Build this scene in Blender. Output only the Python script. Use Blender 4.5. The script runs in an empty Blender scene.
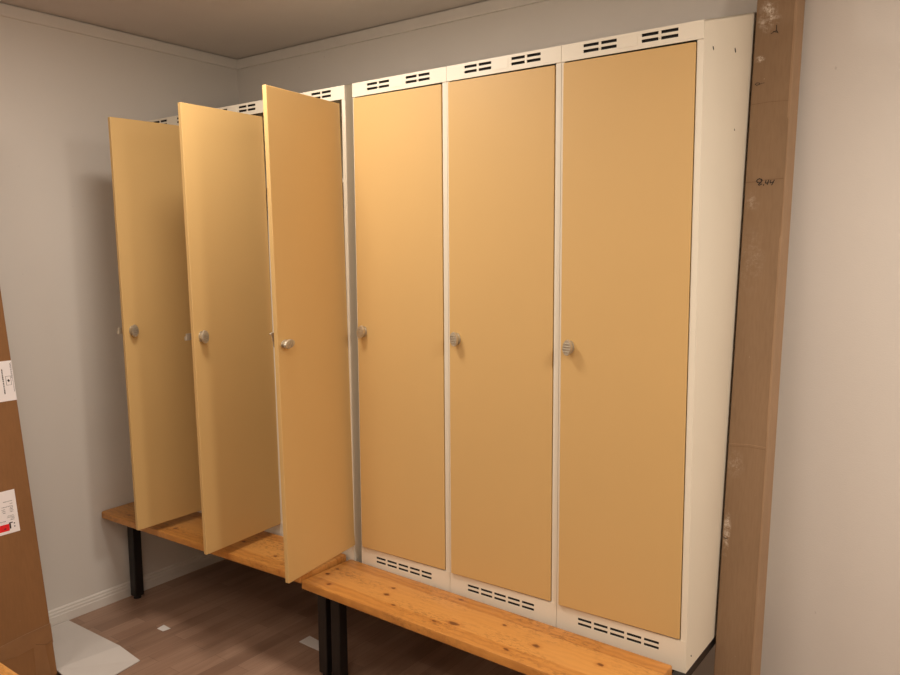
import bpy, bmesh, math, random
from mathutils import Vector, Matrix
random.seed(7)
sc = bpy.context.scene
col = sc.collection
PI = math.pi

# ------------------------------------------------------------------ materials
def lin(c):
    f = lambda v: v/12.92 if v <= .04045 else ((v+.055)/1.055)**2.4
    return tuple(f(x/255) for x in c) + (1,)

class NT:
    """small helper round a node tree"""
    def __init__(s, name, rough=.5, metal=0, spec=.5):
        s.m = bpy.data.materials.new(name); s.m.use_nodes = True
        s.t = s.m.node_tree; s.b = s.t.nodes['Principled BSDF']
        s.b.inputs['Roughness'].default_value = rough
        s.b.inputs['Metallic'].default_value = metal
        s.b.inputs['Specular IOR Level'].default_value = spec
        s.co = None
    def n(s, typ, **kw):
        nd = s.t.nodes.new(typ)
        for k, v in kw.items():
            if k in nd.inputs: nd.inputs[k].default_value = v
            else: setattr(nd, k, v)
        return nd
    def l(s, a, b): s.t.links.new(a, b)
    def obj(s):
        if not s.co: s.co = s.n('ShaderNodeTexCoord').outputs['Object']
        return s.co
    def mapped(s, scale=(1,1,1), loc=(0,0,0), rot=(0,0,0)):
        mp = s.n('ShaderNodeMapping', Scale=scale, Location=loc, Rotation=rot)
        s.l(s.obj(), mp.inputs['Vector']); return mp.outputs['Vector']
    def noise(s, vec, scale, detail=3, rough=.5):
        nd = s.n('ShaderNodeTexNoise', Scale=scale, Detail=detail, Roughness=rough)
        s.l(vec, nd.inputs['Vector']); return nd.outputs['Fac']
    def ramp(s, fac, stops):
        r = s.n('ShaderNodeValToRGB'); e = r.color_ramp.elements
        while len(e) < len(stops): e.new(.5)
        for el, (p, c) in zip(e, stops): el.position = p; el.color = c
        s.l(fac, r.inputs['Fac']); return r.outputs['Color']
    def rng(s, fac, a, b, c=0, d=1):
        r = s.n('ShaderNodeMapRange'); r.clamp = True
        for i, v in zip((1,2,3,4), (a,b,c,d)): r.inputs[i].default_value = v
        s.l(fac, r.inputs[0]); return r.outputs[0]
    def math(s, op, a, b=None):
        r = s.n('ShaderNodeMath', operation=op)
        for i, v in enumerate((a, b)):
            if v is None: continue
            if isinstance(v, (int, float)): r.inputs[i].default_value = v
            else: s.l(v, r.inputs[i])
        return r.outputs[0]
    def mix(s, fac, a, b, blend='MIX'):
        r = s.n('ShaderNodeMix', data_type='RGBA', blend_type=blend)
        for sock, v in ((r.inputs[0], fac), (r.inputs[6], a), (r.inputs[7], b)):
            if isinstance(v, (int, float, tuple)): sock.default_value = v
            else: s.l(v, sock)
        return r.outputs[2]
    def color(s, c):
        if isinstance(c, tuple): s.b.inputs['Base Color'].default_value = c
        else: s.l(c, s.b.inputs['Base Color'])
        return s
    def bump(s, h, strength=.2, dist=.002):
        b = s.n('ShaderNodeBump', Strength=strength, Distance=dist)
        s.l(h, b.inputs['Height']); s.l(b.outputs['Normal'], s.b.inputs['Normal']); return s
    def ellipse(s, c, r, wob=None):
        """0 inside an ellipse at c with radii r, growing outwards"""
        mp = s.n('ShaderNodeMapping', vector_type='TEXTURE', Location=c, Scale=r)
        s.l(wob or s.obj(), mp.inputs['Vector'])
        ln = s.n('ShaderNodeVectorMath', operation='LENGTH'); s.l(mp.outputs['Vector'], ln.inputs[0])
        return ln.outputs['Value']

def plain(name, c, rough=.5, metal=0, var=.06, scale=9, spec=.5):
    m = NT(name, rough, metal, spec)
    f = m.noise(m.mapped(), scale, 4, .6)
    d = tuple(x*(1-var*2) for x in lin(c)[:3]) + (1,)
    m.color(m.mix(m.rng(f, .35, .65), d, lin(c)))
    return m.m

def wall_mat(name, c, rough=.85):
    m = NT(name, rough, 0, .2)
    f = m.noise(m.mapped(), 1.3, 3)
    base = m.mix(m.rng(f, .3, .7), tuple(x*.95 for x in lin(c)[:3])+(1,), lin(c))
    sp = m.noise(m.mapped((1,1,1), (4,2,7)), 34, 2)
    base = m.mix(m.rng(sp, .80, .83, 0, .25), base, lin((120,110,100)))
    m.color(base)
    w = m.noise(m.mapped((1,1,1)), 330, 2)                     # fine woven wall covering
    m.bump(w, .22, .002)
    return m.m

M = {}
M['wall'] = wall_mat('woven_wall_paint', (219,212,203))
M['ceiling'] = plain('ceiling_paint', (214,204,196), .9, var=.02, scale=2)
M['trim'] = plain('white_trim_paint', (220,213,204), .55, var=.02)

# laminate floor, strips running towards the back wall
m = NT('laminate_floor', .38, 0, .4)
v = m.mapped((1,1,1), rot=(0,0,PI/2))
br = m.n('ShaderNodeTexBrick', Scale=1.0, offset=.37, squash=1.0)
br.inputs['Brick Width'].default_value = .42; br.inputs['Row Height'].default_value = .066
br.inputs['Mortar Size'].default_value = .0009; br.inputs['Bias'].default_value = 0
br.inputs['Color1'].default_value = (0,0,0,1); br.inputs['Color2'].default_value = (1,1,1,1)
br.inputs['Mortar'].default_value = (.5,.5,.5,1)
m.l(v, br.inputs['Vector'])
tone = m.ramp(br.outputs['Color'], [(0, lin((140,110,90))), (.5, lin((154,122,101))), (1, lin((168,136,114)))])
gr = m.noise(m.mapped((55,3.2,1)), 1, 5, .65)
tone = m.mix(m.rng(gr, .36, .7, .0, .45), tone, lin((126,94,76)))
g2 = m.noise(m.mapped((14,1.6,1), (3,1,0)), 1, 3)
tone = m.mix(m.rng(g2, .45, .75, 0, .35), tone, lin((192,158,134)))
tone = m.mix(m.math('MULTIPLY', br.outputs['Fac'], .45), tone, lin((84,60,48)))
m.color(tone); m.bump(gr, .05, .001); M['floor'] = m.m

# pine board with glue-laminated strips and explicit knots
def pine(name, knots, top, tint=(196,134,64)):
    m = NT(name, .36, 0, .45)
    sep = m.n('ShaderNodeSeparateXYZ'); m.l(m.obj(), sep.inputs[0])
    wob = m.noise(m.mapped((2.2,6,6)), 1, 2)
    yy = m.math('ADD', sep.outputs['Y'], m.math('MULTIPLY', wob, .035))
    cb = m.n('ShaderNodeCombineXYZ'); m.l(m.math('MULTIPLY', sep.outputs['X'], .55), cb.inputs[0]); m.l(yy, cb.inputs[1])
    m.l(sep.outputs['Z'], cb.inputs[2])
    wv = m.n('ShaderNodeTexWave', wave_type='BANDS', bands_direction='Y', Scale=13, Distortion=7, Detail=4)
    wv.inputs['Detail Scale'].default_value = 1.4
    m.l(cb.outputs[0], wv.inputs['Vector'])
    base = m.mix(m.rng(wv.outputs['Fac'], .3, .95, 0, .42), lin(tint), lin((160,100,44)))
    fine = m.noise(m.mapped((5,190,60)), 1, 4, .6)
    base = m.mix(m.rng(fine, .42, .68, 0, .3), base, lin((152,88,34)))
    # glue strips: tone differs from strip to strip
    st = m.math('FLOOR', m.math('MULTIPLY', m.math('ADD', sep.outputs['Y'], .31), 1/.062), None)
    wn = m.n('ShaderNodeTexWhiteNoise', noise_dimensions='1D'); m.l(st, wn.inputs['W'])
    base = m.mix(m.rng(wn.outputs['Value'], 0, 1, 0, .75), base, lin((210,152,82)))
    # wear and stains along the front
    dirt = m.noise(m.mapped((48,110,70)), 1, 5, .75)
    zone = m.noise(m.mapped((3,9,3), (2,5,1)), 1, 2)
    base = m.mix(m.math('MULTIPLY', m.rng(dirt, .50, .60), m.rng(zone, .42, .64, 0, .6)), base, lin((112,70,34)))
    wob2 = m.n('ShaderNodeVectorMath', operation='ADD')
    nz = m.n('ShaderNodeTexNoise', Scale=60, Detail=2); m.l(m.obj(), nz.inputs['Vector'])
    scl = m.n('ShaderNodeVectorMath', operation='MULTIPLY_ADD'); m.l(nz.outputs['Color'], scl.inputs[0])
    scl.inputs[1].default_value = (.012,.012,.0); scl.inputs[2].default_value = (-.006,-.006,0)
    m.l(m.obj(), wob2.inputs[0]); m.l(scl.outputs[0], wob2.inputs[1])
    for (x, y, rx, ry) in knots:
        d = m.ellipse((x,y,top), (rx,ry,.05), wob2.outputs[0])
        base = m.mix(m.rng(d, .75, 2.0, .4, 0), base, lin((166,92,32)))
        base = m.mix(m.rng(d, .55, 1.05, .9, 0), base, lin((100,56,26)))
    m.color(base); m.bump(dirt, .06, .001)
    return m.m

def card(name, c, smears=()):
    m = NT(name, .75, 0, .25)
    f = m.noise(m.mapped((3,3,1)), 2.5, 4, .6)
    base = m.mix(m.rng(f, .3, .7), tuple(x*.86 for x in lin(c)[:3])+(1,), lin(c))
    fl = m.noise(m.mapped((1,1,.12)), 170, 2)
    base = m.mix(m.rng(fl, .4, .7, 0, .12), base, lin((92,62,38)))
    sp = m.noise(m.mapped(), 75, 2)
    base = m.mix(m.rng(sp, .75, .80, 0, .55), base, lin((206,186,164)))
    for (x, z, rx, rz, a) in smears:                               # plaster dust and scuffs
        d = m.ellipse((x,0,z), (rx,.04,rz))
        br_ = m.noise(m.mapped((1,1,1), (x,z,0)), 120, 5, .8)
        br2 = m.noise(m.mapped((1,1,1), (z,x,0)), 38, 3, .6)
        k = m.math('MULTIPLY', m.rng(d, .35, 1.15, 1, 0), m.math('MULTIPLY', m.rng(br_, .42, .6), m.rng(br2, .4, .6)))
        base = m.mix(m.math('MULTIPLY', k, a), base, lin((222,208,190)))
    m.color(base); m.bump(f, .05, .01)
    return m.m

M['door'] = plain('peach_laminate', (207,170,111), .5, var=.012, scale=1.5, spec=.35)
M['door_edge'] = plain('door_edge_band', (211,176,120), .45, var=.03, scale=20)
M['cream'] = plain('cream_enamel', (230,221,202), .42, var=.015, scale=3, spec=.4)
M['inside'] = plain('dim_enamel', (150,142,128), .6, var=.03)
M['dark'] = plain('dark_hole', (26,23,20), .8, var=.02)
M['black'] = plain('black_steel', (24,22,22), .42, var=.12, scale=30)
M['chrome'] = plain('worn_chrome', (206,196,176), .36, .7, var=.08, scale=60)
M['ink'] = plain('black_ink', (42,30,24), .7, var=.05)
M['grey_ink'] = plain('grey_ink', (126,120,120), .8, var=.1, scale=40)
M['red_ink'] = plain('red_ink', (226,18,22), .6, var=.03)
M['label'] = plain('label_paper', (236,228,226), .6, var=.02)
M['foam'] = plain('white_packing_sheet', (214,206,198), .7, var=.025, scale=5)
M['paper'] = plain('paper', (226,220,214), .8, var=.02)
M['card_left'] = card('brown_carton', (140,98,60))
M['card_pole'] = card('brown_tube_board', (146,118,90), ((.034,2.208,.026,.050,1.0),(.018,2.082,.016,.010,1),(.024,1.67,.02,.03,.3),
   (.03,1.5,.04,.10,.15),(.012,.69,.01,.07,.8),(.013,.72,.012,.02,1),(.02,.9,.03,.04,.25),(.035,2.188,.04,.02,.6)))
M['card_edge'] = card('pale_tape_lit_board', (166,136,106))  # pale tape; also paints the light on the long box's right face
M['tape'] = plain('packing_tape', (140,99,62), .35, var=.08, scale=14)
M['crease'] = plain('crease_line', (112,78,50), .8, var=.05)
M['plaster'] = plain('plaster_dust', (214,200,184), .9, var=.05)

# ------------------------------------------------------------------ mesh helpers
FLIP = {'flat_carton', 'label', 'label.001'}                  # things measured along the wall away from the camera
class MB:
    def __init__(s): s.bm = bmesh.new(); s.mats = []
    def mi(s, mat):
        if mat not in s.mats: s.mats.append(mat)
        return s.mats.index(mat)
    def faces(s, vs, fs, mat):
        i = s.mi(mat); v = [s.bm.verts.new(p) for p in vs]
        for f in fs:
            fc = s.bm.faces.new([v[k] for k in f]); fc.material_index = i
        return s
    def box(s, a, b, mat, bev=0, seg=2):
        i = s.mi(mat)
        before = set(s.bm.faces)
        r = bmesh.ops.create_cube(s.bm, size=1)
        for v in r['verts']:
            v.co = Vector([a[k] + (v.co[k]+.5)*(b[k]-a[k]) for k in range(3)])
        if bev:
            es = list({e for v in r['verts'] for e in v.link_edges})
            bmesh.ops.bevel(s.bm, geom=es, offset=bev, segments=seg, affect='EDGES', profile=.5)
        for f in s.bm.faces:
            if f not in before: f.material_index = i
        return s
    def cyl(s, p0, p1, r0, r1, mat, n=24, sx=1, sy=1):
        """cylinder/cone between two points; cross-section scaled sx, sy"""
        p0, p1 = Vector(p0), Vector(p1); d = (p1-p0).normalized()
        u = d.orthogonal().normalized() if abs(d.y) < .99 else Vector((1,0,0)); w = d.cross(u)
        vs = []; fs = []
        for p, r in ((p0,r0),(p1,r1)):
            for k in range(n):
                a = 2*PI*k/n; vs.append(p + u*math.cos(a)*r*sx + w*math.sin(a)*r*sy)
        for k in range(n): fs.append((k,(k+1)%n,n+(k+1)%n,n+k))
        fs.append(tuple(range(n-1,-1,-1))); fs.append(tuple(range(n,2*n)))
        return s.faces(vs, fs, mat)
    def plate(s, x0, x1, z0, z1, y, th, holes, mat):
        """upright plate (front at y, thickness th behind) with real rectangular openings"""
        xs = sorted({x0,x1}|{h[0] for h in holes}|{h[1] for h in holes})
        zs = sorted({z0,z1}|{h[2] for h in holes}|{h[3] for h in holes})
        i = s.mi(mat); V = {}
        def vt(a,b,c):
            if (a,b,c) not in V: V[(a,b,c)] = s.bm.verts.new((xs[a], y if c==0 else y+th, zs[b]))
            return V[(a,b,c)]
        def solid(a,b):
            if a<0 or b<0 or a>=len(xs)-1 or b>=len(zs)-1: return False
            cx, cz = (xs[a]+xs[a+1])/2, (zs[b]+zs[b+1])/2
            return not any(h[0]<cx<h[1] and h[2]<cz<h[3] for h in holes)
        def f(q): s.bm.faces.new(q).material_index = i
        for a in range(len(xs)-1):
            for b in range(len(zs)-1):
                if not solid(a,b): continue
                f([vt(a,b,0),vt(a+1,b,0),vt(a+1,b+1,0),vt(a,b+1,0)])
                f([vt(a,b,1),vt(a,b+1,1),vt(a+1,b+1,1),vt(a+1,b,1)])
                if not solid(a-1,b): f([vt(a,b,0),vt(a,b+1,0),vt(a,b+1,1),vt(a,b,1)])
                if not solid(a+1,b): f([vt(a+1,b,0),vt(a+1,b,1),vt(a+1,b+1,1),vt(a+1,b+1,0)])
                if not solid(a,b-1): f([vt(a,b,0),vt(a,b,1),vt(a+1,b,1),vt(a+1,b,0)])
                if not solid(a,b+1): f([vt(a,b+1,0),vt(a+1,b+1,0),vt(a+1,b+1,1),vt(a,b+1,1)])
        return s
    def build(s, name, parent=None, bevel=0, smooth=False):
        if parent is not None and parent.name in FLIP:
            for v in s.bm.verts: v.co.x = -v.co.x
        bmesh.ops.recalc_face_normals(s.bm, faces=list(s.bm.faces))
        me = bpy.data.meshes.new(name); s.bm.to_mesh(me); s.bm.free()
        for mt in s.mats: me.materials.append(mt)
        if smooth:
            for p in me.polygons: p.use_smooth = True
            try: me.set_sharp_from_angle(angle=math.radians(38))
            except Exception: pass
        o = bpy.data.objects.new(name, me); col.objects.link(o)
        if parent: o.parent = parent
        if bevel:
            b = o.modifiers.new('edge', 'BEVEL'); b.width = bevel; b.segments = 2; b.limit_method = 'ANGLE'
        return o

def tag(o, label, cat, group=None):
    o['label'] = label; o['category'] = cat
    if group: o['group'] = group
    return o
def thing(name, label, cat, loc=(0,0,0), rot=(0,0,0), group=None):
    o = bpy.data.objects.new(name, None); col.objects.link(o)
    o.location = loc; o.rotation_euler = rot; o.empty_display_size = .1
    return tag(o, label, cat, group)
def struct(o): o['kind'] = 'structure'; return o
def copy_tree(o, parent=None):
    c = o.copy(); col.objects.link(c)
    if parent: c.parent = parent
    for ch in list(o.children): copy_tree(ch, c)
    return c

# ------------------------------------------------------------------ the room
XL, YB, HC = -1.279, .547, 2.4735
XR, YF = 3.6, -3.4
T = .1
struct(MB().box((XL-T,YF-T,-T),(XR+T,YB+T,0), M['floor']).build('floor'))
struct(MB().box((XL-T,YF-T,HC),(XR+T,YB+T,HC+T), M['ceiling']).build('ceiling'))
struct(MB().box((XL-T,YF,0),(XL,YB,HC), M['wall']).build('wall_left'))
struct(MB().box((XL-T,YB,0),(XR+T,YB+T,HC), M['wall']).build('wall_back'))
struct(MB().box((XR,YF,0),(XR+T,YB,HC), M['wall']).build('wall_right'))
struct(MB().box((XL-T,YF-T,0),(XR+T,YF,HC), M['wall']).build('wall_front'))

def profile_run(name, pts, axis, a, b, wall, sgn, mat):
    """moulding: profile pts (out, z) swept along axis from a to b, standing off a wall"""
    vs = []
    for t in (a, b):
        for o_, z in pts:
            vs.append((wall+sgn*o_, t, z) if axis == 'y' else (t, wall+sgn*o_, z))
    n = len(pts); fs = [(k,(k+1)%n,n+(k+1)%n,n+k) for k in range(n)]
    fs += [tuple(range(n-1,-1,-1)), tuple(range(n,2*n))]
    return struct(MB().faces(vs, fs, mat).build(name))
base = [(0,0),(.013,0),(.013,.036),(.0115,.038),(.0105,.041),(.0105,.048),(.009,.051),(.007,.054),(.007,.06),(.0,.066)]
crown = [(0,2.424),(.010,2.424),(.012,2.428),(.012,2.4655),(.009,2.4685),(0,2.4685)]
profile_run('baseboard_left', base, 'y', YF, YB, XL, 1, M['trim'])
profile_run('baseboard_back', base, 'x', XL+.014, XR, YB, -1, M['trim'])
profile_run('trim_1', crown, 'y', YF, YB, XL, 1, M['trim'])
profile_run('trim_2', crown, 'x', XL+.0125, XR, YB, -1, M['trim'])

# ------------------------------------------------------------------ lockers
W, D = .40, .535
ZB, ZDB, ZDT, ZT = .379, .472, 2.053, 2.102
SL = .275                                                   # slope of the roof
HINGE = W-.020
GAP = .0006
def roof(y): return ZT + SL*y

def make_locker():
    root = thing('locker', '', 'locker', (0,0,0), group='row of sloping-top metal lockers')
    b = MB(); c = M['cream']; t = .012
    x0, x1 = GAP, W-GAP
    def slab(xa, xb, ya, yb, za, zfun, mat):                # wall panel whose top follows the roof slope
        vs = [(xa,ya,za),(xb,ya,za),(xb,yb,za),(xa,yb,za),(xa,ya,zfun(ya)),(xb,ya,zfun(ya)),(xb,yb,zfun(yb)),(xa,yb,zfun(yb))]
        b.faces(vs, [(0,3,2,1),(4,5,6,7),(0,1,5,4),(1,2,6,5),(2,3,7,6),(3,0,4,7)], mat)
    slab(x0, x0+.0095, .0015, D, ZB, roof, c)
    slab(x1-.0095, x1, .0015, D, ZB, roof, c)
    slab(x0, x1, D-.006, D, ZB, roof, c)
    # sloping roof sheet
    vs = [(x0,.0015,roof(.0015)-.004),(x1,.0015,roof(.0015)-.004),(x1,D,roof(D)-.004),(x0,D,roof(D)-.004),
          (x0,0,ZT),(x1,0,ZT),(x1,D,roof(D)),(x0,D,roof(D))]
    b.faces(vs, [(0,3,2,1),(4,5,6,7),(0,1,5,4),(1,2,6,5),(2,3,7,6),(3,0,4,7)], c)
    b.box((x0+.004,.0025,ZB+.0005),(x1-.004,D-.003,ZB+.004), c)                  # bottom sheet
    b.box((x0+.004,.0025,ZDB-.006),(x1-.004,D-.003,ZDB-.002), c)           # floor behind the plinth
    # front flanges left and right of the door
    b.box((x0,0,ZB+.0001),(.0095,.0015,ZDT+.004), c)
    b.box((HINGE+.0025,0,ZB+.0001),(x1,.0015,ZDT+.004), c)
    b.build('cabinet', root)
    # top panel with ventilation slots
    hs = []
    for g in (.068, .236):
        for k in range(2):
            for z in (2.0900, 2.0750):
                xa = g+k*.0525; hs.append((xa, xa+.0455, z-.0041, z+.0041))
    f = MB().plate(x0, x1, ZDT+.0035, ZT, -.0025, .0022, hs, c)
    f.box((.150+.022,-.0033,2.066),(.150+.075,-.0024,2.093), c, .0006)     # blank number plate pressed in the sheet
    for g in (.068, .236): f.cyl((g+.049,-.0036,2.0745),(g+.049,-.0024,2.0745), .0022,.0022, M['chrome'], 10)
    tp = f.build('vent_panel', root)
    MB().box((x0+.012,.004,ZDT+.006),(x1-.012,.010,ZT-.003), M['dark']).build('vent_shade', tp)  # near-black sheet standing in for the shade inside the slots
    # plinth panel with a row of slots
    hs = []
    for k in range(5):
        for z in (.4420, .4272):
            xa = .072+k*.0515; hs.append((xa, xa+.044, z-.0040, z+.0040))
    pl = MB().plate(x0, x1, ZB, ZDB-.0035, -.0012, .0022, hs, c).build('plinth_panel', root)
    MB().box((x0+.012,.004,ZB+.006),(x1-.012,.010,ZDB-.010), M['dark']).build('vent_shade', pl)  # painted shade behind the plinth slots, not a real sheet
    # shelf and rail inside
    MB().box((x0+.010,.05,1.78),(x1-.010,D-.008,1.795), c).build('shelf', root)
    MB().cyl((x0+.0096,.28,1.72),(x1-.0096,.28,1.72), .011,.011, M['chrome'], 16).build('coat_rail', root)
    # door: origin on the hinge line at its right side
    L = .3695
    d = MB(); d.box((-L,-.004,ZDB),(0,.012,ZDT-.0015), M['door'], .0018)
    dr = d.build('door', root); dr.location = (HINGE,0,0)
    # oval twist lock knob with finger ridges
    k = MB(); kx, kz = -L+.0310, 1.256
    k.cyl((0,0,0),(0,-.004,0), .0165,.0165, M['chrome'], 28, .78, 1.15)
    k.cyl((0,-.004,0),(0,-.013,0), .0125,.0135, M['chrome'], 28, .86, 1.15)
    k.cyl((0,-.013,0),(0,-.017,0), .0175,.0195, M['chrome'], 28, .74, 1.22)
    k.cyl((0,-.017,0),(0,-.024,0), .0195,.018, M['chrome'], 28, .74, 1.22)
    for z in (-.0115, -.0038, .0038, .0115):
        hw = .0100 if abs(z) > .01 else .0122
        k.box((-hw,-.0262,z-.0018),(hw,-.0236,z+.0018), M['chrome'], .0008)
    kn = k.build('knob', dr, smooth=True); kn.location = (kx,-.004,kz)
    # latch tongue behind the free edge
    la = MB(); la.cyl((0,.012,0),(0,.038,0), .006,.006, M['chrome'], 14)
    la.box((-.037,.030,-.012),(.010,.0335,.012), M['chrome'], .001)
    la.box((-.037,.0336,-.012),(-.032,.041,.002), M['chrome'], .001)
    lt = la.build('latch', dr); lt.location = (kx,0,kz)
    for z in (.62, 1.26, 1.90):
        h = MB().cyl((0,0,z-.03),(0,0,z+.03), .0042,.0042, M['chrome'], 12).build('hinge', root); h.location = (HINGE+.001,.017,0)
    return root

proto = make_locker()
U1 = -.035
rows = [  # x, door angle (deg), drop of the door, knob turn, label
 (U1-3*W, 88.3, .014, 0, 'locker with open peach door, leftmost of the row beside the grey wall'),
 (U1-2*W, 93.3, .012, 0, 'locker with open peach door standing between two other open-door lockers'),
 (U1-W, 97.6, .010, 78, 'open locker beside the closed ones, its door knob turned sideways'),
 (0, .9, 0, 12, 'closed peach-door locker directly right of the open doors'),
 (W, .9, 0, -6, 'closed peach-door locker with a closed locker on each side'),
 (2*W, .9, 0, 4, 'closed peach-door locker at the right end, cream side panel beside the brown pole box'),
]
lockers = []
for i, (x, ang, drop, turn, lab) in enumerate(rows):
    o = proto if i == 0 else copy_tree(proto)
    o.location = (x,0,0); o['label'] = lab
    for ch in o.children:
        if ch.name.startswith('door'):
            R = Matrix.Rotation(math.radians(ang), 4, 'Z')
            if ang > 5:                                          # worn hinges: the open doors hang a little out of plumb
                R = Matrix.Translation((HINGE,-.006,1.75-drop)) @ Matrix.Rotation(-.012,4,'Y') @ Matrix.Rotation(.009,4,'X') @ Matrix.Translation((0,0,-1.75)) @ R
            else: R = Matrix.Translation((HINGE,0,-drop)) @ R
            ch.matrix_local = R
            for g in ch.children:
                if ang < 5 and g.name.startswith('latch'): g.rotation_euler = (0,PI,0)   # bolt turned inwards
                if turn > 45 and g.name.startswith('latch'): g.rotation_euler = (0,math.radians(turn),0)
                if g.name.startswith('knob'): g.rotation_euler = (0,math.radians(turn),0)
    lockers.append(o)
# punched marks on the free side panel of the right-end locker
for (y, z, ry, rz) in ((.073,2.048,.0045,.006),(.261,2.080,.0045,.0075),(.278,1.867,.004,.004),(.040,.412,.004,.004)):
    MB().cyl((W-GAP-.0005,y,z),(W-GAP+.0004,y,z), rz,rz, M['dark'], 12, .6, 1).build('bolt_hole', lockers[-1])

# ------------------------------------------------------------------ benches that carry the lockers
def board(name, x0, x1, y0, y1, z0, z1, mat, parent, rad=.022, round_left=True, round_right=False):
    """seat board with rounded plan corners and eased edges"""
    pts = []
    def arc(cx, cy, a0, r):
        if r <= 0: pts.append((cx,cy)); return
        for k in range(7):
            a = math.radians(a0+90*k/6); pts.append((cx+r*math.cos(a), cy+r*math.sin(a)))
    rl = rad if round_left else .004; rr = rad if round_right else .004
    arc(x0+rl, y0+rl, 180, rl); arc(x1-rr, y0+rr, 270, rr); arc(x1-.004, y1-.004, 0, .004); arc(x0+.004, y1-.004, 90, .004)
    n = len(pts); e = .004; vs = []
    cx, cy = (x0+x1)/2, (y0+y1)/2
    def ring(z, ins):
        for x, y in pts:
            vs.append((x-ins*(1 if x > cx else -1), y-ins*(1 if y > cy else -1), z))
    ring(z0, e); ring(z0+e, 0); ring(z1-e, 0); ring(z1-e*.3, e*.3); ring(z1, e)
    fs = [tuple(range(n-1,-1,-1)), tuple(range(4*n,5*n))]
    for r in range(4):
        for k in range(n): fs.append((r*n+k, r*n+(k+1)%n, (r+1)*n+(k+1)%n, (r+1)*n+k))
    return MB().faces(vs, fs, mat).build(name, parent, smooth=True)

def frame_part(root, x0, x1, legs, y0=-.20, y1=.50, zt=.379, spacer=None):
    s = .03; f = MB()
    for x in (x0, x1-s): f.box((x,y0,zt-s),(x+s,y1,zt), M['black'], .002)
    f.box((x0+s,y1-s,zt-s),(x1-s,y1,zt), M['black'], .002)
    f.box((x0+s,.02,zt-s),(x1-s,.05,zt), M['black'], .002)
    f.build('frame', root)
    for lx, ly in legs:
        l = MB(); w = .021
        l.box((lx-w,ly-w,.012),(lx+w,ly+w,zt-s-.0002), M['black'], .004)
        lg = l.build('leg', root)
        MB().cyl((lx,ly,0),(lx,ly,.013), .017,.015, M['black'], 20).build('leg_foot', lg)

# bench 1, under the open lockers
B1 = [(-.274,-.167,.011,.007),(-.443,-.262,.012,.02),(-.17,-.262,.012,.02),(-.484,-.133,.012,.008),(-1.13,-.20,.014,.007),(-.826,-.19,.010,.006),
      (-.30,-.07,.02,.008),(-.66,-.11,.012,.009),(-.98,-.11,.012,.007)]
t = thing('locker_bench', 'pine plank locker bench under the open lockers, its left end against the grey wall', 'bench', group='pine locker benches on black steel legs')
sb = board('seat', -1.2775, -.067, -.243, -.008, .397, .425, pine('pine_left_bench', B1, .425), t, .02, True, False)
sb.rotation_euler = (0,0,math.radians(1.9)); sb.location = (0,.0,0)
frame_part(t, -1.252, -.070, [(-1.228,-.155),(-.078,-.112),(-1.225,.478),(-.10,.478)])
for x in (-1.245, -.66, -.098):
    MB().box((x,-.20,.3791),(x+.025,-.02,.3968), M['black'], .001).build('bracket', t)

# bench 2, under the closed lockers, very slightly skewed
B2 = [(-.037,-.148,.013,.009),(-.040,-.098,.009,.007),(.225,-.097,.011,.006),(.240,-.147,.012,.008),(.308,-.190,.012,.006),(.479,-.195,.011,.006),
      (.539,-.173,.021,.011),(.667,-.090,.008,.006),(.807,-.138,.014,.009),(.749,-.205,.012,.006),(.03,-.205,.008,.008),(1.0,-.12,.012,.008),(.46,-.03,.012,.006)]
B2 = [(x+.016,y,a,b_) for x,y,a,b_ in B2]
t = thing('locker_bench', 'pine plank locker bench with dark knots in front of the closed lockers', 'bench', group='pine locker benches on black steel legs')
sb = board('seat', -.052, 1.174, -.243, -.004, .3792, .4095, pine('pine_right_bench', B2, .4095), t, .03, False, False)
sb.rotation_euler = (0, 0, math.radians(-1.3)); sb.location = (-.0,-.002,0)
frame_part(t, -.045, 1.1985, [(-.012,-.112),(1.17,-.112),(.0,.478),(1.17,.478)])

# bench 3, only its corner shows at lower left, in front of the carton
B3 = [(-.5,-1.2,.014,.01),(-.1,-1.25,.012,.008)]
t = thing('locker_bench', 'orange pine bench corner at the lower left, in front of the tall brown carton', 'bench', group='pine locker benches on black steel legs')
board('seat', -.82, .38, -1.350, -1.105, .392, .420, pine('pine_near_bench', B3, .42, (216,150,72)), t, .03, False, False)
f = MB()
for x in (-.74, .27): f.box((x,-1.33,.361),(x+.03,-1.125,.3918), M['black'], .002)
f.box((-.71,-1.2425,.361),(.27,-1.2125,.391), M['black'], .002); f.build('frame', t)
for lx, ly in ((-.725,-1.30),(-.725,-1.155),(.285,-1.30),(.285,-1.155)):
    lg = MB().box((lx-.02,ly-.02,.012),(lx+.02,ly+.02,.3608), M['black'], .004).build('leg', t)
    MB().cyl((lx,ly,0),(lx,ly,.013), .017,.015, M['black'], 20).build('leg_foot', lg)

# ------------------------------------------------------------------ long cardboard box leaning on the back wall
TH = math.atan(.104)
PW, PD, PL = .110, .094, 2.43
pole = thing('long_cardboard_box', 'tall narrow brown cardboard box with handwritten number, leaning beside the lockers', 'cardboard box', (1.2065,.1985,.0005), (-TH,0,0))
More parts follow.
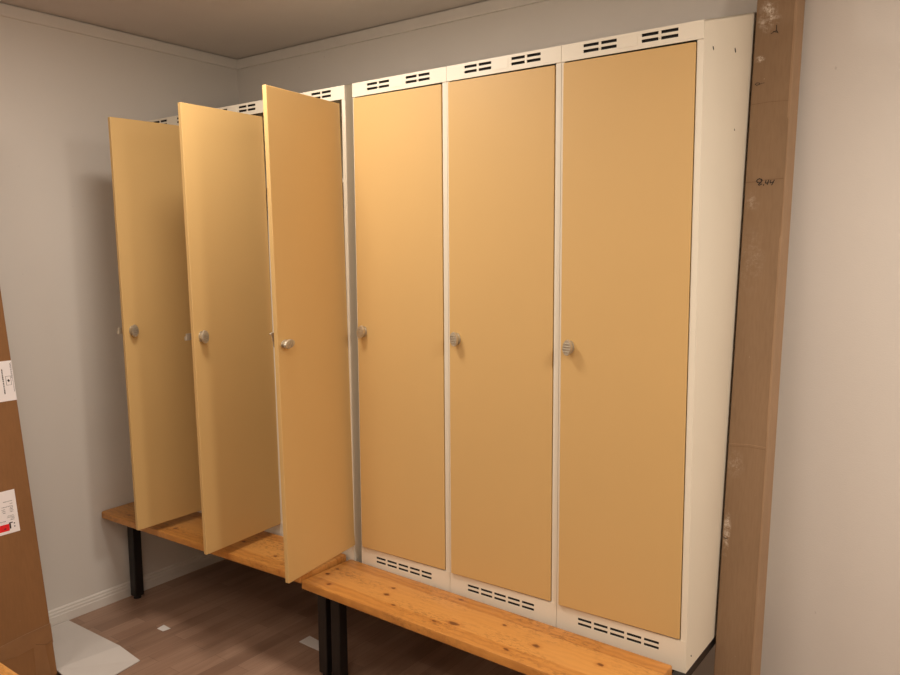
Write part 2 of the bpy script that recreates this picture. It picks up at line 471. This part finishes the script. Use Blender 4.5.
# lower back edge rests on the floor: lift so that no corner dips under it
pole.location.z = PD*math.sin(TH)+.0005
b = MB(); b.box((0,0,0),(PW,PD,PL), M['card_pole'], .0025)
b.build('carton', pole)
def quad_strip(mb, pts, w, y, mat):
    """flat pen stroke / crease in the face plane (x, z) at depth y"""
    for (x0,z0),(x1,z1) in zip(pts[:-1], pts[1:]):
        d = Vector((x1-x0, z1-z0)); L_ = d.length
        if L_ == 0: continue
        d /= L_; nx, nz = -d.y*w/2, d.x*w/2; ex, ez = d.x*w*.35, d.y*w*.35
        mb.faces([(x0+nx-ex,y,z0+nz-ez),(x1+nx+ex,y,z1+nz+ez),(x1-nx+ex,y,z1-nz+ez),(x0-nx-ex,y,z0-nz-ez)], [(0,1,2,3)], mat)
def pen(zx, zy): return ((zx-170)*.000189+.0035, 1.7225-(zy-335)*.000194)
h = MB()
S = [[(392,300),(385,282),(360,272),(335,282),(320,303),(332,325),(360,332),(388,322),(402,300),(392,283)],
     [(402,300),(385,330),(358,350),(350,362),(365,368),(400,352)],
     [(428,362),(426,374)],
     [(458,306),(450,335),(462,345),(494,335)],[(496,302),(486,338),(480,365)],
     [(526,308),(518,332),(528,342),(562,332)],[(578,303),(566,335),(545,375)]]
for st in S: quad_strip(h, [pen(*p) for p in st], .0027, -.0008, M['ink'])
h.build('handwriting', pole)
def marks(name, strokes):
    k = MB()
    for pts, w, mt_ in strokes: quad_strip(k, pts, w, -.0008 if mt_ == 'ink' else -.0005, M[mt_])
    return k.build(name, pole)
marks('pen_mark', [([(.0585,2.173),(.0595,2.158),(.0455,2.151)],.0018,'ink'),([(.0595,2.158),(.0645,2.150)],.0018,'ink'),([(.051,2.156),(.0625,2.152)],.0018,'ink')])
marks('pen_mark', [([(.010,2.010),(.014,2.014),(.021,2.013),(.023,2.009),(.015,2.007),(.010,2.010)],.0018,'ink'),([(.022,2.0105),(.036,2.0115)],.0012,'ink')])
marks('pen_mark', [([(.003,.679),(.008,.676),(.015,.6755)],.0022,'ink')])
for pts, w, mt_ in (([(.002,1.726),(.03,1.7265),(.06,1.731),(.105,1.732)],.0012,'crease'),([(.002,1.952),(.05,1.955),(.105,1.953)],.0009,'crease'),
                    ([(.002,.957),(.06,.962),(.105,.960)],.0014,'card_edge'),([(.002,.950),(.06,.955),(.105,.953)],.0008,'crease')):
    marks('crease', [(pts, w, mt_)])
e = MB()                                                     # paper edge tape; its pale colour over the right face also paints lamplight
zz = [.002,.35,.36,1.0,1.01,1.56,1.57,1.90,1.905,2.43]
ww = [.010,.010,.008,.008,.011,.011,.005,.005,.012,.012]
vs = []; fs = []
for z, w_ in zip(zz, ww): vs += [(PW-w_*.45,-.0006,z),(PW+.0006,-.0006,z),(PW+.0006,PD*.98,z)]
for i in range(len(zz)-1):
    a = 3*i; fs += [(a,a+1,a+4,a+3),(a+1,a+2,a+5,a+4)]
e.faces(vs, fs, M['card_edge']).build('edge_tape_lit_face', pole)
# ------------------------------------------------------------------ tall flat carton leaning on the left wall
TC = math.atan(.168)
CW, CT, CL = .64, .082, 2.02
# local frame: -x = along the wall towards the camera, y = depth to the wall, z = up the face
cart = thing('flat_carton', 'tall brown cardboard carton with white labels leaning on the left wall', 'cardboard box', (-.858,-.70,CT*math.sin(TC)+.0005), (0,0,0))
cart.rotation_mode = 'QUATERNION'
ex = Vector((0,1,0)); ez = Vector((-math.sin(TC),0,math.cos(TC))); ey = ez.cross(ex)
cart.rotation_quaternion = Matrix((ex,ey,ez)).transposed().to_quaternion()
MB().box((0,0,0),(CW,CT,CL), M['card_left'], .004).build('carton', cart)
def rect(mb, x0, x1, z0, z1, y, mat): return mb.faces([(x0,y,z0),(x1,y,z0),(x1,y,z1),(x0,y,z1)], [(0,1,2,3)], mat)
def fx(y): return -.70-y                                     # metres from the far edge
ld = -.0008
# upper label, wrapped close to the far edge, text turned sideways
L1 = MB(); rect(L1, .0015, .105, 1.009, 1.153, ld, M['label']); l1 = L1.build('label', cart); l1['label'] = 'white label with sideways print'
p = MB()
rect(p, .028, .0295, 1.075, 1.108, ld-.0004, M['grey_ink']); rect(p, .011, .0125, 1.075, 1.108, ld-.0004, M['grey_ink'])
rect(p, .011, .0295, 1.075, 1.0762, ld-.0004, M['grey_ink']); rect(p, .011, .0295, 1.1068, 1.108, ld-.0004, M['grey_ink'])
p.faces([(.0155,ld-.0004,1.091),(.020,ld-.0004,1.0855),(.025,ld-.0004,1.092),(.0205,ld-.0004,1.0975)], [(0,1,2,3)], M['ink'])
for xx, za, zb, st_ in ((.0385,1.045,1.135,1),(.060,1.03,1.15,0),(.066,1.05,1.15,0),(.0055,1.05,1.155,0),(.0085,1.10,1.155,0),(.080,1.03,1.14,0),(.088,1.03,1.12,0)):
    z = za
    while z < zb:
        g = random.uniform(.002,.006)
        wd = .0042 if st_ else .002
        rect(p, xx-wd/2, xx+wd/2, z, min(z+g, zb), ld-.0004, M['grey_ink'] if not st_ else M['ink']); z += g+random.uniform(.001,.0025)
for v in p.bm.verts: v.co.z -= .010
p.build('label_print', l1)
# lower label with red block
L2 = MB(); rect(L2, .055, .185, .546, .696, ld, M['label']); l2 = L2.build('label', cart); l2['label'] = 'white label with a red block'
rd = MB(); rect(rd, .089, .17, .556, .580, ld-.0004, M['red_ink']); rd.build('red_block', l2)
p = MB()
for xa, xb, zz_ in ((.068,.10,.668),(.068,.078,.659),(.068,.105,.650),(.068,.078,.645),(.070,.082,.640),(.068,.08,.635),(.069,.080,.630),(.095,.106,.642),(.095,.106,.636),(.095,.105,.630),
                   (.068,.092,.612),(.068,.080,.607),(.069,.084,.602),(.07,.09,.617),(.098,.15,.601),(.115,.17,.668),(.115,.17,.645)):
    x = xa
    while x < xb:
        g = random.uniform(.002,.005); rect(p, x, min(x+g,xb), zz_-.0011, zz_+.0011, ld-.0004, M['grey_ink']); x += g+random.uniform(.0008,.0018)
rect(p, .083, .0885, .572, .592, ld-.0004, M['ink']); rect(p, .076,.0885,.5905,.594, ld-.0004, M['ink'])
rect(p, .069,.073,.575,.579, ld-.0004, M['ink']); rect(p, .069,.073,.586,.590, ld-.0004, M['ink']); rect(p, .1,.107,.573,.577, ld-.0008, M['ink'])
for v in p.bm.verts: v.co.z -= .010
p.build('label_print', l2)
tp = MB()                                                    # packing tape near the bottom
tp.faces([(.0,ld,.188),(.0,ld,.118),(.05,ld,.13),(.12,ld,.120),(.30,ld,.135),(.55,ld,.14),(.55,ld,.19),(.176,ld,.172)], [(0,1,2,3,4,5,6,7)], M['tape'])
tp.build('tape', cart); tp = MB()
tp.faces([(.068,ld-.0004,.133),(.030,ld-.0004,.136),(.022,ld-.0004,.0),(.075,ld-.0004,.0)], [(0,1,2,3)], M['tape'])
tp.build('tape', cart)
for pts, w, mt_ in (([(.001,.189),(.09,.183),(.18,.173),(.40,.175)],.0016,'card_edge'),([(.001,.128),(.025,.120),(.06,.135)],.002,'crease'),([(.045,.640),(.056,.615)],.0008,'card_edge')):
    cm = MB(); quad_strip(cm, pts, w, -.0014, M[mt_]); cm.build('crease', cart)

# ------------------------------------------------------------------ floor litter
fs_ = MB()
P = [(-1.262,-.451),(-.853,-.462),(-.719,-.461),(-.700,-.575),(-.690,-.694),(-.885,-.694),(-1.262,-.694)]
hz = [.003,.022,.005,.006,.005,.022,.003]
vs = [(x,y,z) for (x,y),z in zip(P,hz)] + [(x,y,.0005 if k not in (1,2,3,4,5) else (.017 if k in (1,5) else .002)) for k,(x,y) in enumerate(P)]
n = 7
fcs = [(0,1,5,6),(1,2,3,4,5),(13,12,8,7),(12,11,10,9,8)] + [(k,(k+1)%n,n+(k+1)%n,n+k) for k in range(n)]
fs_.faces(vs, fcs, M['foam'])
tag(fs_.build('packing_sheet'), 'white folded packing sheet on the floor beside the leaning carton', 'packing sheet')
s1 = MB().faces([(-.894,-.275,.002),(-.901,-.239,.0012),(-.848,-.243,.0025),(-.855,-.273,.0012),(-.894,-.275,.0008),(-.901,-.239,.0004),(-.848,-.243,.0016),(-.855,-.273,.0004)],
   [(3,2,1,0),(4,5,6,7),(0,1,5,4),(1,2,6,5),(2,3,7,6),(3,0,4,7)], M['paper']).build('paper_scrap')
tag(s1, 'small white paper scrap lying on open floor near the left bench leg', 'paper', 'paper scraps on the floor')
s2 = MB().faces([(-.339,-.009,.0012),(-.340,.049,.0012),(-.225,.036,.0012),(-.190,-.014,.0012),(-.339,-.009,.0003),(-.340,.049,.0003),(-.225,.036,.0003),(-.190,-.014,.0003)],
   [(3,2,1,0),(4,5,6,7),(0,1,5,4),(1,2,6,5),(2,3,7,6),(3,0,4,7)], M['paper']).build('paper_scrap')
tag(s2, 'white paper strip on the floor just left of the paired black bench legs', 'paper', 'paper scraps on the floor')

# ------------------------------------------------------------------ light
def lamp(name, loc, size, power, color, rot=(0,0,0), spread=180, shape='DISK'):
    d = bpy.data.lights.new(name, 'AREA'); d.shape = shape; d.size = size; d.energy = power; d.color = color; d.spread = math.radians(spread)
    o = bpy.data.objects.new(name, d); o.location = loc; o.rotation_euler = rot; col.objects.link(o); return o
WARM = (1,.92,.82)
def fill_bulb(loc, r, power, color):  # point light added under a lamp to lift ceiling and upper walls
    d = bpy.data.lights.new('ceiling_and_fill_light', 'POINT'); d.shadow_soft_size = r; d.energy = power; d.color = color
    o = bpy.data.objects.new('ceiling_and_fill_light', d); o.location = loc; col.objects.link(o)
for x, y, pw, sz, up in ((.05,-.66,15,.36,.10), (1.05,-1.7,11,.7,.36), (2.6,-.75,33,.3,.28), (-.3,-2.3,9,.7,.4)):  # rear left entry is an added fill for the left wall
    lamp('ceiling_and_fill_light', (x,y,2.44), sz, pw, WARM)
    fill_bulb((x,y,2.22), max(.1,sz*.4), pw*up, WARM)
lamp('upward_fill', (1.7,-2.6,1.95), .4, 11, WARM, rot=(PI,0,0))  # added upward fill that brightens the ceiling, no known fixture
w = bpy.data.worlds.new('world'); sc.world = w; w.use_nodes = True
w.node_tree.nodes['Background'].inputs['Color'].default_value = (1,.9,.8,1)
w.node_tree.nodes['Background'].inputs['Strength'].default_value = .05
sc.view_settings.view_transform = 'Standard'
sc.view_settings.look = 'None'
sc.view_settings.exposure = .03

# ------------------------------------------------------------------ camera
yaw, pitch, roll, F = .6336, .11072, -.00646, 771.38
fw = Vector((-math.sin(yaw)*math.cos(pitch), math.cos(yaw)*math.cos(pitch), -math.sin(pitch)))
r = fw.cross(Vector((0,0,1))).normalized(); u = r.cross(fw)
r2 = r*math.cos(roll)+u*math.sin(roll); u2 = -r*math.sin(roll)+u*math.cos(roll)
cd = bpy.data.cameras.new('camera'); cam = bpy.data.objects.new('camera', cd); col.objects.link(cam)
mt = Matrix((r2, u2, -fw)).transposed().to_4x4(); mt.translation = (1.8665,-1.9887,1.5310)
cam.matrix_world = mt
cd.sensor_fit = 'HORIZONTAL'; cd.sensor_width = 36; cd.lens = F/900*36; cd.clip_start = .02
sc.camera = cam
